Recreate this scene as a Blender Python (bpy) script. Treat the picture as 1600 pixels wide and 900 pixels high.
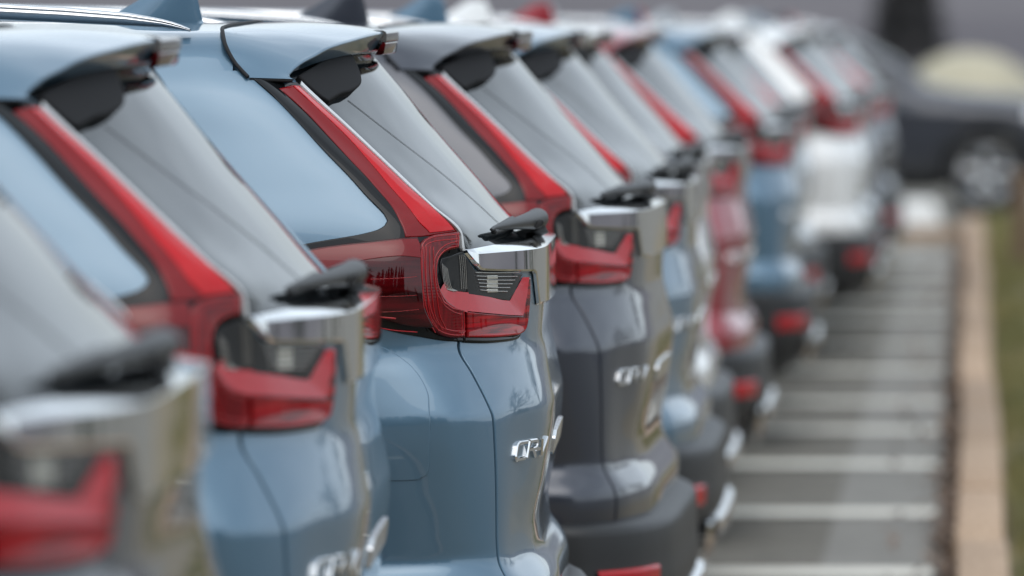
import bpy, math, random
import numpy as np
from mathutils import Vector, Matrix
from mathutils.geometry import delaunay_2d_cdt
random.seed(7); rng = np.random.default_rng(7)
R = math.radians
sc = bpy.context.scene
for o in list(bpy.data.objects): bpy.data.objects.remove(o)

# ------------------------------------------------------------------ camera
cam_d = bpy.data.cameras.new("camera"); cam = bpy.data.objects.new("camera", cam_d)
sc.collection.objects.link(cam); sc.camera = cam
cam.location = (0, 0, 1.65); cam.rotation_euler = (R(90), 0, 0)
cam_d.sensor_width = 36; cam_d.lens = 36*10950/1600
cam_d.shift_x = (800-1508)/1600; cam_d.shift_y = -(450-45)/1600
cam_d.clip_start = .5; cam_d.clip_end = 3000
cam_d.dof.use_dof = True; cam_d.dof.focus_distance = 12.1; cam_d.dof.aperture_fstop = 4.0
cam_d.dof.aperture_blades = 0
# ------------------------------------------------------------------ sky and sun
SUN_EL, SUN_AZ = R(56), R(-75)      # azimuth: direction the light comes from, measured from +X towards +Y
W = bpy.data.worlds.new("World"); sc.world = W; W.use_nodes = True
nt = W.node_tree; nt.nodes.clear()
n_out = nt.nodes.new("ShaderNodeOutputWorld"); n_bg = nt.nodes.new("ShaderNodeBackground")
sky = nt.nodes.new("ShaderNodeTexSky"); sky.sky_type = 'NISHITA'; sky.sun_disc = False
sky.sun_elevation = SUN_EL; sky.sun_rotation = R(90)-SUN_AZ
sky.air_density = 1.0; sky.dust_density = 3.0; sky.ozone_density = 1.0
hsv = nt.nodes.new("ShaderNodeHueSaturation"); hsv.inputs['Saturation'].default_value = .55
tc = nt.nodes.new("ShaderNodeTexCoord")
cl = nt.nodes.new("ShaderNodeTexNoise"); cl.inputs['Scale'].default_value = 2.2; cl.inputs['Detail'].default_value = 5; cl.inputs['Roughness'].default_value = .5
mp = nt.nodes.new("ShaderNodeMapping"); mp.inputs['Scale'].default_value = (1, 1, 2.5)
cr = nt.nodes.new("ShaderNodeMapRange"); cr.inputs['From Min'].default_value = .3; cr.inputs['From Max'].default_value = .7
cr.inputs['To Min'].default_value = .25; cr.inputs['To Max'].default_value = .75
mixc = nt.nodes.new("ShaderNodeMix"); mixc.data_type = 'RGBA'
mixc.inputs['B'].default_value = (7.7, 8.7, 9.6, 1)
L_ = nt.links.new
L_(tc.outputs['Generated'], mp.inputs['Vector']); L_(mp.outputs['Vector'], cl.inputs['Vector']); L_(cl.outputs['Fac'], cr.inputs['Value'])
L_(sky.outputs['Color'], hsv.inputs['Color']); L_(hsv.outputs['Color'], mixc.inputs['A']); L_(cr.outputs['Result'], mixc.inputs['Factor'])
L_(mixc.outputs['Result'], n_bg.inputs['Color']); L_(n_bg.outputs['Background'], n_out.inputs['Surface'])
n_bg.inputs['Strength'].default_value = .14
sun_d = bpy.data.lights.new("sun", 'SUN'); sun = bpy.data.objects.new("sun", sun_d); sc.collection.objects.link(sun)
sun_d.energy = .5; sun_d.angle = R(50); sun_d.color = (1, .98, .95)
sd = Vector((math.cos(SUN_AZ)*math.cos(SUN_EL), math.sin(SUN_AZ)*math.cos(SUN_EL), math.sin(SUN_EL)))
sun.rotation_euler = sd.to_track_quat('Z', 'Y').to_euler(); sun.location = (0, 0, 30)
# ------------------------------------------------------------------ exposure
vs = sc.view_settings; vs.view_transform = 'Standard'; vs.look = 'None'; vs.exposure = 0.32; vs.gamma = 1; vs.use_curve_mapping = False
sc.cycles.use_denoising = True; sc.cycles.max_bounces = 8; sc.cycles.glossy_bounces = 5
# ---- body surface of the parked SUV: u = towards the rear, v = from the near side inwards, w = height (metres)
HALF = 0.93
def pchip(x, y, q):
    x = np.asarray(x, float); y = np.asarray(y, float)
    if y.ndim == 1: y = y[:, None]
    q = np.atleast_1d(np.asarray(q, float))
    h = np.diff(x)[:, None]; d = np.diff(y, axis=0)/h
    m = np.zeros_like(y)
    for i in range(1, len(x)-1):
        a, b = d[i-1], d[i]; w1 = 2*h[i]+h[i-1]; w2 = h[i]+2*h[i-1]
        ok = a*b > 0
        m[i] = np.where(ok, (w1+w2)/(w1/np.where(ok, a, 1)+w2/np.where(ok, b, 1)), 0)
    m[0] = d[0]; m[-1] = d[-1]
    k = np.clip(np.searchsorted(x, q, side='right')-1, 0, len(x)-2)
    t = ((q-x[k])/(x[k+1]-x[k]))[:, None]; hh = h[k]
    return (2*t**3-3*t**2+1)*y[k]+(t**3-2*t**2+t)*hh*m[k]+(-2*t**3+3*t**2)*y[k+1]+(t**3-t**2)*hh*m[k+1]
# height, side v, then knots 4..10 as (u, v): side end, corner, hatch seam, three along the hatch, centre
ROWS = [
 (0.550, .030, (-.30,.025),(-.150,.040),(-.055,.125),(-.020,.240),(.008,.42),(.014,.65),(.014,.93)),
 (0.610, .006, (-.30,.006),(-.146,.022),(-.052,.122),(-.017,.240),(.010,.42),(.016,.65),(.016,.93)),
 (0.665, .004, (-.30,.003),(-.142,.018),(-.048,.120),(-.013,.240),(.014,.42),(.020,.65),(.020,.93)),
 (0.682, .004, (-.30,.003),(-.144,.018),(-.050,.120),(-.015,.240),(.012,.42),(.018,.65),(.018,.93)),
 (0.742, .032, (-.31,.033),(-.176,.048),(-.076,.122),(-.048,.240),(-.022,.42),(-.016,.65),(-.016,.93)),
 (0.775, .028, (-.31,.029),(-.174,.044),(-.078,.121),(-.050,.240),(-.024,.42),(-.018,.65),(-.018,.93)),
 (0.860, .014, (-.30,.016),(-.165,.035),(-.0790,.120),(-.045,.240),(-.010,.42),(-.004,.65),(-.004,.93)),
 (0.960, .003, (-.29,.006),(-.158,.028),(-.0830,.119),(-.0405,.240),(.0015,.42),(.0085,.65),(.0085,.93)),
 (0.985, .002, (-.29,.006),(-.156,.028),(-.0850,.119),(-.0400,.240),(.002,.42),(.009,.65),(.009,.93)),
 (1.005, .003, (-.295,.010),(-.164,.032),(-.0930,.120),(-.044,.240),(-.002,.42),(.005,.65),(.005,.93)),
 (1.060, .008, (-.31,.022),(-.195,.046),(-.1210,.125),(-.066,.240),(-.018,.42),(-.006,.62),(-.004,.93)),
 (1.105, .018, (-.33,.032),(-.222,.058),(-.1450,.132),(-.086,.240),(-.030,.42),(-.015,.60),(-.012,.93)),
 (1.140, .024, (-.31,.034),(-.218,.058),(-.1400,.145),(-.0900,.250),(-.0307,.42),(-.014,.59),(-.010,.93)),
 (1.200, .030, (-.28,.037),(-.210,.062),(-.1347,.155),(-.0905,.250),(-.0307,.42),(-.0125,.58),(-.008,.93)),
 (1.255, .038, (-.265,.047),(-.208,.072),(-.1360,.148),(-.0920,.250),(-.0330,.42),(-.0150,.60),(-.010,.93)),
 (1.275, .042, (-.262,.052),(-.206,.078),(-.1400,.142),(-.1040,.275),(-.0680,.47),(-.0470,.71),(-.040,.93)),
 (1.300, .047, (-.265,.060),(-.203,.090),(-.1430,.142),(-.1143,.300),(-.0907,.50),(-.0749,.72),(-.070,.93)),
 (1.381, .080, (-.317,.095),(-.272,.125),(-.2314,.170),(-.1969,.330),(-.1666,.52),(-.1463,.73),(-.140,.93)),
 (1.463, .115, (-.398,.130),(-.360,.160),(-.3210,.200),(-.2827,.340),(-.2456,.52),(-.2192,.73),(-.211,.93)),
 (1.547, .150, (-.481,.165),(-.450,.195),(-.4166,.235),(-.3700,.350),(-.3250,.52),(-.2900,.73),(-.279,.93)),
 (1.606, .192, (-.540,.205),(-.512,.238),(-.4780,.275),(-.4240,.390),(-.3750,.55),(-.3400,.75),(-.330,.93)),
]
NT, NW = 221, 265
W0, W1 = 0.550, 1.606
def make_net():
    ws = np.array([r[0] for r in ROWS])
    kn = np.zeros((len(ROWS), 11, 2))
    for i, r in enumerate(ROWS):
        for j, uu in enumerate((-1.5, -1.1, -.8, -.56)): kn[i, j] = (uu, r[1]+.0005*j*j*0)
        if r[0] > 1.5: kn[i, 3, 0] = -.62
        for j in range(7): kn[i, 4+j] = r[2+j]
    wq = np.linspace(W0, W1, NW); tq = np.linspace(0, 10, NT)
    g = pchip(ws, kn.reshape(len(ROWS), -1), wq).reshape(NW, 11, 2)
    out = np.zeros((NW, NT, 2))
    for i in range(NW):
        ext = np.vstack([g[i], [[g[i,9,0], 2*HALF-g[i,9,1]]]])
        out[i] = pchip(np.arange(12.), ext, tq)
    def gauss(a, s, ax):
        r = int(3*s)+1; k = np.exp(-.5*(np.arange(-r, r+1)/s)**2); k /= k.sum()
        pw = [(0,0)]*3; pw[ax] = (r, r)
        p = np.pad(a, pw, mode='reflect', reflect_type='odd')
        return sum(k[i]*np.take(p, range(i, i+a.shape[ax]), axis=ax) for i in range(2*r+1))
    out = gauss(out, 1.5, 0); out = gauss(out, 2.8, 1)
    out[:, -1, 1] = HALF
    pos = np.concatenate([out, np.broadcast_to(wq[:, None, None], (NW, NT, 1))], 2)
    du = np.gradient(pos, axis=1); dw = np.gradient(pos, axis=0)
    n = np.cross(du, dw); n /= np.linalg.norm(n, axis=2, keepdims=True)
    n[:, -1, 1] = 0; n /= np.linalg.norm(n, axis=2, keepdims=True)
    return pos, n
POS, NRM = make_net()
def _samp(A, t, w):
    t = np.asarray(t, float); w = np.asarray(w, float)
    a = np.clip(t/10*(NT-1), 0, NT-1.0001); b = np.clip((w-W0)/(W1-W0)*(NW-1), 0, NW-1.0001)
    i = a.astype(int); j = b.astype(int); fa = (a-i)[..., None]; fb = (b-j)[..., None]
    return (A[j, i]*(1-fa)+A[j, i+1]*fa)*(1-fb)+(A[j+1, i]*(1-fa)+A[j+1, i+1]*fa)*fb
def S(t, w, off=0.):
    "point on the body surface, pushed out by off; and the outward normal"
    n = _samp(NRM, t, w); n = n/np.linalg.norm(n, axis=-1, keepdims=True)
    return _samp(POS, t, w)+n*np.asarray(off, float)[..., None], n
LREF = np.concatenate([[0], np.cumsum(np.linalg.norm(np.diff(POS[int((1.2-W0)/(W1-W0)*(NW-1))], axis=0), axis=1))])
def t2l(t): return np.interp(t, np.linspace(0, 10, NT), LREF)
def l2t(l): return np.interp(l, LREF, np.linspace(0, 10, NT))
OUT = {
 'HOUSING': [(3.979,1.5643,1),(5.014,1.5616),(5.934,1.558,1),(5.999,1.5029),(5.964,1.4623),(5.939,1.4207),(5.92,1.3791),(5.753,1.339),(6.008,1.2986,1),(5.952,1.2642),(5.978,1.2267),(6.019,1.1714),(6.126,1.1119,1),(5.562,1.1167),(4.918,1.1277),(4.388,1.1382),(3.961,1.1525),(3.703,1.171),(3.518,1.196),(3.385,1.224),(3.312,1.2543,1),(3.33,1.2747,1),(3.527,1.2875),(3.767,1.299),(3.934,1.3073),(4.036,1.3146),(4.107,1.322),(4.117,1.3327),(4.042,1.3662),(4.008,1.4248),(4.071,1.4846),(4.082,1.5304)],
 'STRIP': [(4.673,1.5453,1),(5.82,1.5493,1),(5.826,1.4965),(5.799,1.4559),(5.775,1.4143),(5.748,1.3727),(5.633,1.3338),(5.865,1.301,1),(5.437,1.2974),(4.943,1.2935),(4.397,1.293,1),(4.358,1.3206),(4.45,1.3525),(4.486,1.385),(4.522,1.4197),(4.692,1.4665),(4.796,1.5069)],
 'STRIPIN': [(5.299,1.544,1),(5.703,1.5471,1),(5.767,1.4943),(5.744,1.4538),(5.719,1.4122),(5.69,1.3706),(5.591,1.3318),(5.758,1.3033,1),(5.441,1.3005),(5.117,1.2986,1),(4.864,1.3199),(4.954,1.365),(5.119,1.4116),(5.322,1.4629),(5.345,1.5023)],
 'SIDELIGHT': [(3.382,1.2607,1),(3.541,1.2735),(3.757,1.2819),(4.262,1.2888),(4.746,1.2906,1),(4.861,1.2788),(4.891,1.2574,1),(4.218,1.2601),(3.769,1.2518),(3.558,1.2347),(3.468,1.2197,1),(3.411,1.237)],
 'GLASSLINE': [(7.153,1.5281),(7.469,1.4646),(7.873,1.4024),(8.312,1.337),(8.546,1.2925)],
 'SIDELENS': [(3.371,1.265,1),(3.541,1.2767),(3.759,1.2851),(4.264,1.292),(4.783,1.2948,1),(4.881,1.2788),(4.901,1.2509),(4.968,1.2131),(5.071,1.1751),(5.29,1.1397,1),(4.886,1.143),(4.317,1.1545),(3.908,1.1688),(3.676,1.1873),(3.505,1.2132),(3.411,1.237)],
 'CLEARSTRIP': [(5.957,1.5536,1),(5.913,1.4997),(5.882,1.4591),(5.857,1.4175),(5.835,1.3759),(5.679,1.3359),(5.929,1.3009),(5.966,1.2685,1),(5.893,1.2688,1),(5.89,1.2968),(5.86,1.3),(5.612,1.3328),(5.719,1.3717),(5.747,1.4133),(5.772,1.4548),(5.796,1.4954),(5.79,1.5482,1)],
 'CARM': [(4.841,1.2769),(4.954,1.2878),(5.216,1.2948),(5.801,1.3002,1),(5.791,1.2857),(5.763,1.2734,1),(5.571,1.2706),(5.432,1.2653),(5.336,1.2565),(5.295,1.2432),(5.292,1.226),(5.328,1.2088),(5.392,1.1968),(5.5,1.1846),(5.666,1.1753),(5.874,1.1699,1),(5.939,1.1444),(5.989,1.1195,1),(5.687,1.1215),(5.436,1.1286),(5.247,1.1427),(5.096,1.1647),(4.969,1.1948),(4.882,1.2337)],
 'CCLEAR': [(5.422,1.2568,1),(5.947,1.2686,1),(5.964,1.2323),(5.973,1.1979,1),(5.709,1.2),(5.572,1.2038),(5.494,1.2118),(5.431,1.2283),(5.394,1.2448)],
 'CLEDGE_IN': [(5.481,1.2173),(5.559,1.205),(5.709,1.2),(6.028,1.1966)],
 'CLEDGE_OUT': [(5.305,1.2013),(5.403,1.1829),(5.592,1.1713),(5.934,1.1631)],
 'TAILFACE': [(5.946,1.1652,1),(6.561,1.1595),(7.322,1.1521),(7.594,1.1489,1),(7.683,1.1831),(7.739,1.214,1),(7.796,1.2136,1),(7.791,1.179),(7.727,1.14),(7.645,1.1218),(7.473,1.1148,1),(6.963,1.1142),(6.071,1.1189,1)],
 'TAILLEDGE_IN': [(6.029,1.1944),(6.813,1.186),(7.21,1.1785),(7.378,1.1763),(7.501,1.1922),(7.697,1.2154)],
 'TAILLEDGE_OUT': [(5.946,1.1652),(6.561,1.1595),(7.246,1.1526),(7.578,1.1491),(7.666,1.181),(7.74,1.2151)],
 'TAILCLEAR': [(6.013,1.2596,1),(6.247,1.2369),(6.433,1.2318),(7.699,1.221,1),(7.501,1.1922),(7.363,1.1764,1),(6.813,1.1849),(6.029,1.1933,1)],
 'TAILGASKET': [(6.045,1.1225,1),(7.475,1.1159),(7.684,1.1262,1),(7.561,1.1099),(7.349,1.1066),(6.763,1.1067),(6.086,1.1109,1)],
 'SLATS0': [(6.196,1.2282),(6.256,1.2124),(6.323,1.1978)],
 'FUEL': [(3.841,1.1167,1),(4.432,1.1096),(4.761,1.0874),(4.85,1.0603),(4.839,1.0314),(4.709,0.9913),(4.731,0.916),(4.712,0.892),(4.604,0.8835),(4.185,0.8819),(3.748,0.8845,1)],
 'BLACKFIN': [(6.034,1.5624,1),(7.155,1.5872),(8.302,1.6035,1),(8.035,1.5652),(7.763,1.5475),(7.213,1.5348),(6.827,1.5308),(6.184,1.5182,1),(6.085,1.526)],
}
# ------------------------------------------------------------------ materials
def mat(name, col=(.5,.5,.5), rough=.5, metal=0., coat=0., coat_r=.03, spec=.5, trans=0., ior=1.45, alpha=1.):
    m = bpy.data.materials.new(name); m.use_nodes = True
    b = m.node_tree.nodes['Principled BSDF']
    b.inputs['Base Color'].default_value = (*col, 1); b.inputs['Roughness'].default_value = rough
    b.inputs['Metallic'].default_value = metal; b.inputs['Coat Weight'].default_value = coat
    b.inputs['Coat Roughness'].default_value = coat_r; b.inputs['Specular IOR Level'].default_value = spec
    b.inputs['Transmission Weight'].default_value = trans; b.inputs['IOR'].default_value = ior
    b.inputs['Alpha'].default_value = alpha
    return m
def nodes(m): return m.node_tree.nodes, m.node_tree.links, m.node_tree.nodes['Principled BSDF']
def noise_col(m, c1, c2, scale=5., detail=6., lo=.35, hi=.65, coord='Object', stretch=None, rough=.55):
    N, L, b = nodes(m)
    t = N.new("ShaderNodeTexCoord"); n = N.new("ShaderNodeTexNoise"); r = N.new("ShaderNodeValToRGB")
    n.inputs['Scale'].default_value = scale; n.inputs['Detail'].default_value = detail; n.inputs['Roughness'].default_value = rough
    r.color_ramp.elements[0].position = lo; r.color_ramp.elements[1].position = hi
    r.color_ramp.elements[0].color = (*c1, 1); r.color_ramp.elements[1].color = (*c2, 1)
    src = t.outputs[coord]
    if stretch:
        mpn = N.new("ShaderNodeMapping"); mpn.inputs['Scale'].default_value = stretch; L.new(src, mpn.inputs['Vector']); src = mpn.outputs['Vector']
    L.new(src, n.inputs['Vector']); L.new(n.outputs['Fac'], r.inputs['Fac']); L.new(r.outputs['Color'], b.inputs['Base Color'])
    return n
def bump(m, scale, strength, dist=.01, detail=4., coord='Object'):
    N, L, b = nodes(m)
    t = N.new("ShaderNodeTexCoord"); n = N.new("ShaderNodeTexNoise"); k = N.new("ShaderNodeBump")
    n.inputs['Scale'].default_value = scale; n.inputs['Detail'].default_value = detail
    k.inputs['Strength'].default_value = strength; k.inputs['Distance'].default_value = dist
    L.new(t.outputs[coord], n.inputs['Vector']); L.new(n.outputs['Fac'], k.inputs['Height']); L.new(k.outputs['Normal'], b.inputs['Normal'])
def paint(name, col, metal=.55, rough=.38):
    m = mat(name, col, rough, metal, 1.0, .015)
    N, L, b = nodes(m)                      # fine metallic flake in the base coat, dust film on the lacquer
    t = N.new("ShaderNodeTexCoord"); n = N.new("ShaderNodeTexNoise"); n.inputs['Scale'].default_value = 900; n.inputs['Detail'].default_value = 1
    r = N.new("ShaderNodeMapRange"); r.inputs['To Min'].default_value = rough-.08; r.inputs['To Max'].default_value = rough+.10
    L.new(t.outputs['Object'], n.inputs['Vector']); L.new(n.outputs['Fac'], r.inputs['Value']); L.new(r.outputs['Result'], b.inputs['Roughness'])
    n2 = N.new("ShaderNodeTexNoise"); n2.inputs['Scale'].default_value = 14; n2.inputs['Detail'].default_value = 8; n2.inputs['Roughness'].default_value = .65
    r2 = N.new("ShaderNodeMapRange"); r2.inputs['From Min'].default_value = .35; r2.inputs['From Max'].default_value = .75; r2.inputs['To Min'].default_value = .012; r2.inputs['To Max'].default_value = .07
    L.new(t.outputs['Object'], n2.inputs['Vector']); L.new(n2.outputs['Fac'], r2.inputs['Value']); L.new(r2.outputs['Result'], b.inputs['Coat Roughness'])
    return m
PAINT = {
 'blue grey': paint('paint_blue_grey', (.092,.174,.248), .42),
 'dark grey': paint('paint_dark_grey', (.037,.043,.058), .5),
 'silver':    paint('paint_silver', (.42,.45,.47), .7),
 'white':     paint('paint_white', (.78,.79,.78), 0., .4),
 'red':       paint('paint_red', (.30,.020,.030), .45),
 'black':     paint('paint_black', (.034,.039,.052), .4),
 'beige':     paint('paint_beige', (.50,.44,.27), .4),
}
M_glass = mat('tinted_glass', (.010,.013,.015), .015, 0, 0, spec=.17, ior=1.5)
M_gloss = mat('gloss_black', (.006,.007,.008), .035, spec=.36)
M_chrome = mat('chrome', (.82,.83,.83), .06, 1.0)
M_alu = mat('satin_aluminium', (.72,.73,.74), .25, 1.0)
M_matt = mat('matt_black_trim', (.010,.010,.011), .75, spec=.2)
M_plastic = mat('black_plastic', (.019,.020,.021), .48); bump(M_plastic, 700, .12, .001)
M_rubber = mat('rubber', (.020,.020,.021), .6)
M_seal = mat('black_seal', (.008,.008,.009), .7)
M_red = mat('red_lens', (.50,.004,.008), .035)
M_reddeep = mat('red_lens_outer', (.20,.0022,.004), .035)
M_sidesheen = mat('red_lens_upper', (.17,.002,.004), .05)  # sky reflection along the top of the side lens, put into the colour
M_rib = mat('red_light_rib', (.36,.004,.007), .2, 0, .5)
M_redside = mat('dark_red_lens', (.042,.0012,.002), .035)
M_redarm = mat('red_light_guide', (.17,.003,.005), .035)
M_redface = mat('red_lens_fluted', (.3,.006,.01), .035)
M_redledge = mat('red_ledge', (.40,.012,.018), .035)
M_clear = mat('clear_lens', (.030,.032,.034), .035)
M_clearedge = mat('clear_lens_edge', (.55,.57,.58), .12, 0, 1.0, .03)
M_slat = mat('reflector_slat', (.55,.55,.53), .2, .8)
M_bulb = mat('reflector_bowl', (.75,.74,.66), .18, .7)
M_cap = mat('smoked_silver', (.42,.42,.42), .22, .9)
M_refl = mat('red_reflector', (.40,.010,.015), .035)
M_headl = mat('headlight_lens', (.55,.57,.6), .08, 0, 1.0, .02)
M_tyre = mat('tyre_rubber', (.018,.018,.018), .75)
M_under = mat('underbody', (.012,.012,.012), .8)
def lines_bump(m, scale, strength, axis='Z'):
    N, L, b = nodes(m)
    t = N.new("ShaderNodeTexCoord"); w = N.new("ShaderNodeTexWave"); w.wave_type = 'BANDS'; w.bands_direction = axis
    w.inputs['Scale'].default_value = scale; k = N.new("ShaderNodeBump"); k.inputs['Strength'].default_value = strength; k.inputs['Distance'].default_value = .002
    L.new(t.outputs['Object'], w.inputs['Vector']); L.new(w.outputs['Fac'], k.inputs['Height']); L.new(k.outputs['Normal'], b.inputs['Normal'])
lines_bump(M_redarm, 60, .06, 'Z')
noise_col(M_redface, (.07,.0015,.003), (.38,.006,.010), 6, 3, .38, .62, stretch=(1,1,22))
noise_col(M_redside, (.020,.0008,.0012), (.085,.002,.004), 5, 3, .42, .66, stretch=(1,1,9))
noise_col(M_redarm, (.085,.0015,.003), (.17,.003,.006), 40, 3, .35, .65, stretch=(4,4,.5))
# ------------------------------------------------------------------ mesh helpers
class MB:
    def __init__(s): s.v = []; s.n = []; s.f = []; s.c = 0; s.custom = True; s.m = []
    def add(s, v, f, n=None, mi=0):
        v = np.asarray(v, float).reshape(-1, 3); s.v.append(v)
        if n is None: s.custom = False; n = np.zeros_like(v)
        s.n.append(np.asarray(n, float).reshape(-1, 3))
        s.f += [tuple(int(i)+s.c for i in q) for q in f]; s.m += [mi]*len(f); s.c += len(v)
        return s
    def arrays(s): return np.vstack(s.v), np.vstack(s.n)
    def mirror(s):
        o = MB(); v, n = s.arrays(); v = v*[1,-1,1]+[0,2*HALF,0]; n = n*[1,-1,1]
        o.v = [v]; o.n = [n]; o.f = [q[::-1] for q in s.f]; o.c = s.c; o.custom = s.custom; o.m = list(s.m); return o
    def join(s, o):
        v, n = o.arrays(); s.custom = s.custom and o.custom; s.v.append(v); s.n.append(n)
        s.f += [tuple(i+s.c for i in q) for q in o.f]; s.m += o.m; s.c += len(v); return s
    def mesh(s, name, mats, ang=35):
        v, n = s.arrays(); F = []
        for q in s.f:                       # winding agrees with the given normals
            if s.custom:
                g = np.cross(v[q[1]]-v[q[0]], v[q[-1]]-v[q[0]])+(np.cross(v[q[2]]-v[q[1]], v[q[-1]]-v[q[2]]) if len(q) == 4 else 0)
                if g@(n[q[0]]+n[q[1]]+n[q[2]]) < 0: q = q[::-1]
            F.append(q)
        me = bpy.data.meshes.new(name); me.from_pydata(v.tolist(), [], F)
        for m in (mats if isinstance(mats, (list, tuple)) else [mats]): me.materials.append(m)
        me.polygons.foreach_set('material_index', s.m); me.shade_smooth(); me.update()
        if s.custom: me.normals_split_custom_set_from_vertices(n.tolist())
        else: me.set_sharp_from_angle(angle=R(ang))
        return me
def link(name, me, parent=None, loc=(0,0,0), rot=(0,0,0)):
    o = bpy.data.objects.new(name, me); sc.collection.objects.link(o); o.location = loc; o.rotation_euler = rot
    if parent: o.parent = parent
    return o
def tag(o, label=None, cat=None, group=None, kind=None):
    for k, v in (('label', label), ('category', cat), ('group', group), ('kind', kind)):
        if v: o[k] = v
    return o
def gfaces(a, b, flip=False, wrap=False):
    f = []
    for i in range(a-1):
        for j in range(b if wrap else b-1):
            q = (i*b+j, i*b+(j+1) % b, (i+1)*b+(j+1) % b, (i+1)*b+j)
            f.append(q[::-1] if flip else q)
    return f
def gnorm(P):
    a = np.gradient(P, axis=0); b = np.gradient(P, axis=1); n = np.cross(b, a)
    return n/(np.linalg.norm(n, axis=2, keepdims=True)+1e-12)
def grid(mb, P, flip=False, out=None, mi=0):
    "add a grid of points (rows, columns, 3) with smooth normals; out = a direction the normals should agree with"
    n = gnorm(P)
    if out is not None and (n.reshape(-1,3)@np.asarray(out)).sum() < 0: flip = not flip
    # face (i,j),(i,j+1),(i+1,j+1): normal = d/dj x d/di = cross(b, a)
    if flip: n = -n
    mb.add(P, gfaces(P.shape[0], P.shape[1], flip), n, mi); return mb
def sheet(mb, t0, t1, w0, w1, nt_, nw_, off=0., skirt=('t1',), depth=.014, keep=None, mi=0):
    "piece of the body surface between t0(w) and t1(w)"
    ws = np.linspace(w0, w1, nw_); T = np.zeros((nw_, nt_))
    for i, w in enumerate(ws):
        a = t0(w) if callable(t0) else t0; b = t1(w) if callable(t1) else t1
        T[i] = l2t(np.linspace(t2l(a), t2l(b), nt_)) if a > 2.9 else np.linspace(a, b, nt_)
    WW = np.broadcast_to(ws[:, None], T.shape); p, n = S(T, WW, np.full(T.shape, off))
    F = [q for q in gfaces(nw_, nt_)]
    if keep is not None: F = [q for q in F if keep(p.reshape(-1,3)[list(q)].mean(0))]
    mb.add(p, F, n, mi)
    def edge(pp, nn, tang, flip):
        "rounded lip that turns inwards"
        rows = []; nr = []
        for a, d in ((0, 0), (.35, .0006), (.8, .0022), (1, .005), (1, depth)):
            rows.append(pp+tang*.0022*a-nn*d); ang = min(1, a)*R(88); nr.append(nn*math.cos(ang)+tang*math.sin(ang))
        mb.add(np.array(rows), gfaces(5, len(pp), flip), np.array(nr), mi)
    for sk in skirt:
        if sk == 't1': tg = p[:, -1]-p[:, -2]; edge(p[:, -1], n[:, -1], tg/np.linalg.norm(tg, axis=1, keepdims=True), False)
        if sk == 't0': tg = p[:, 0]-p[:, 1]; edge(p[:, 0], n[:, 0], tg/np.linalg.norm(tg, axis=1, keepdims=True), True)
        if sk == 'w0': tg = p[0]-p[1]; edge(p[0], n[0], tg/np.linalg.norm(tg, axis=1, keepdims=True), False)
        if sk == 'w1': tg = p[-1]-p[-2]; edge(p[-1], n[-1], tg/np.linalg.norm(tg, axis=1, keepdims=True), True)
    return mb
def smooth_outline(pts, step=.006):
    "closed outline in (t, w): Catmull-Rom through the points, flagged ones stay sharp; returned in (l, w) metres"
    P = [np.array((float(t2l(q[0])), q[1])) for q in pts]; c = [len(q) > 2 for q in pts]; n = len(P); out = []
    for i in range(n):
        p1, p2 = P[i], P[(i+1) % n]
        p0 = P[i-1] if not c[i] else p1-(p2-p1); p3 = P[(i+2) % n] if not c[(i+1) % n] else p2+(p2-p1)
        d = np.linalg.norm(p2-p1); k = max(1, int(d/step))
        m1 = (p2-p0)*.5; m2 = (p3-p1)*.5
        lim = d*1.0
        for m in (m1, m2):
            s = np.linalg.norm(m)
            if s > lim: m *= lim/s
        for j in range(k):
            s = j/k
            out.append((2*s**3-3*s**2+1)*p1+(s**3-2*s**2+s)*m1+(-2*s**3+3*s**2)*p2+(s**3-s**2)*m2)
    out = np.array(out)
    A = .5*np.sum(out[:,0]*np.roll(out[:,1],-1)-np.roll(out[:,0],-1)*out[:,1])
    return out if A > 0 else out[::-1]
def inside(P, q):
    x, y = q[:,0][:,None], q[:,1][:,None]; a = P; b = np.roll(P,-1,0)
    c = ((a[:,1] > y) != (b[:,1] > y)) & (x < (b[:,0]-a[:,0])*(y-a[:,1])/(b[:,1]-a[:,1]+1e-15)+a[:,0])
    return c.sum(1) % 2 == 1
def inset(P, d):
    e = np.roll(P,-1,0)-P; e /= np.linalg.norm(e,axis=1,keepdims=True)+1e-12
    nn = np.stack([-e[:,1], e[:,0]],1); m = nn+np.roll(nn,1,0); m /= np.linalg.norm(m,axis=1,keepdims=True)+1e-9
    return P+m*d, -m
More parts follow.
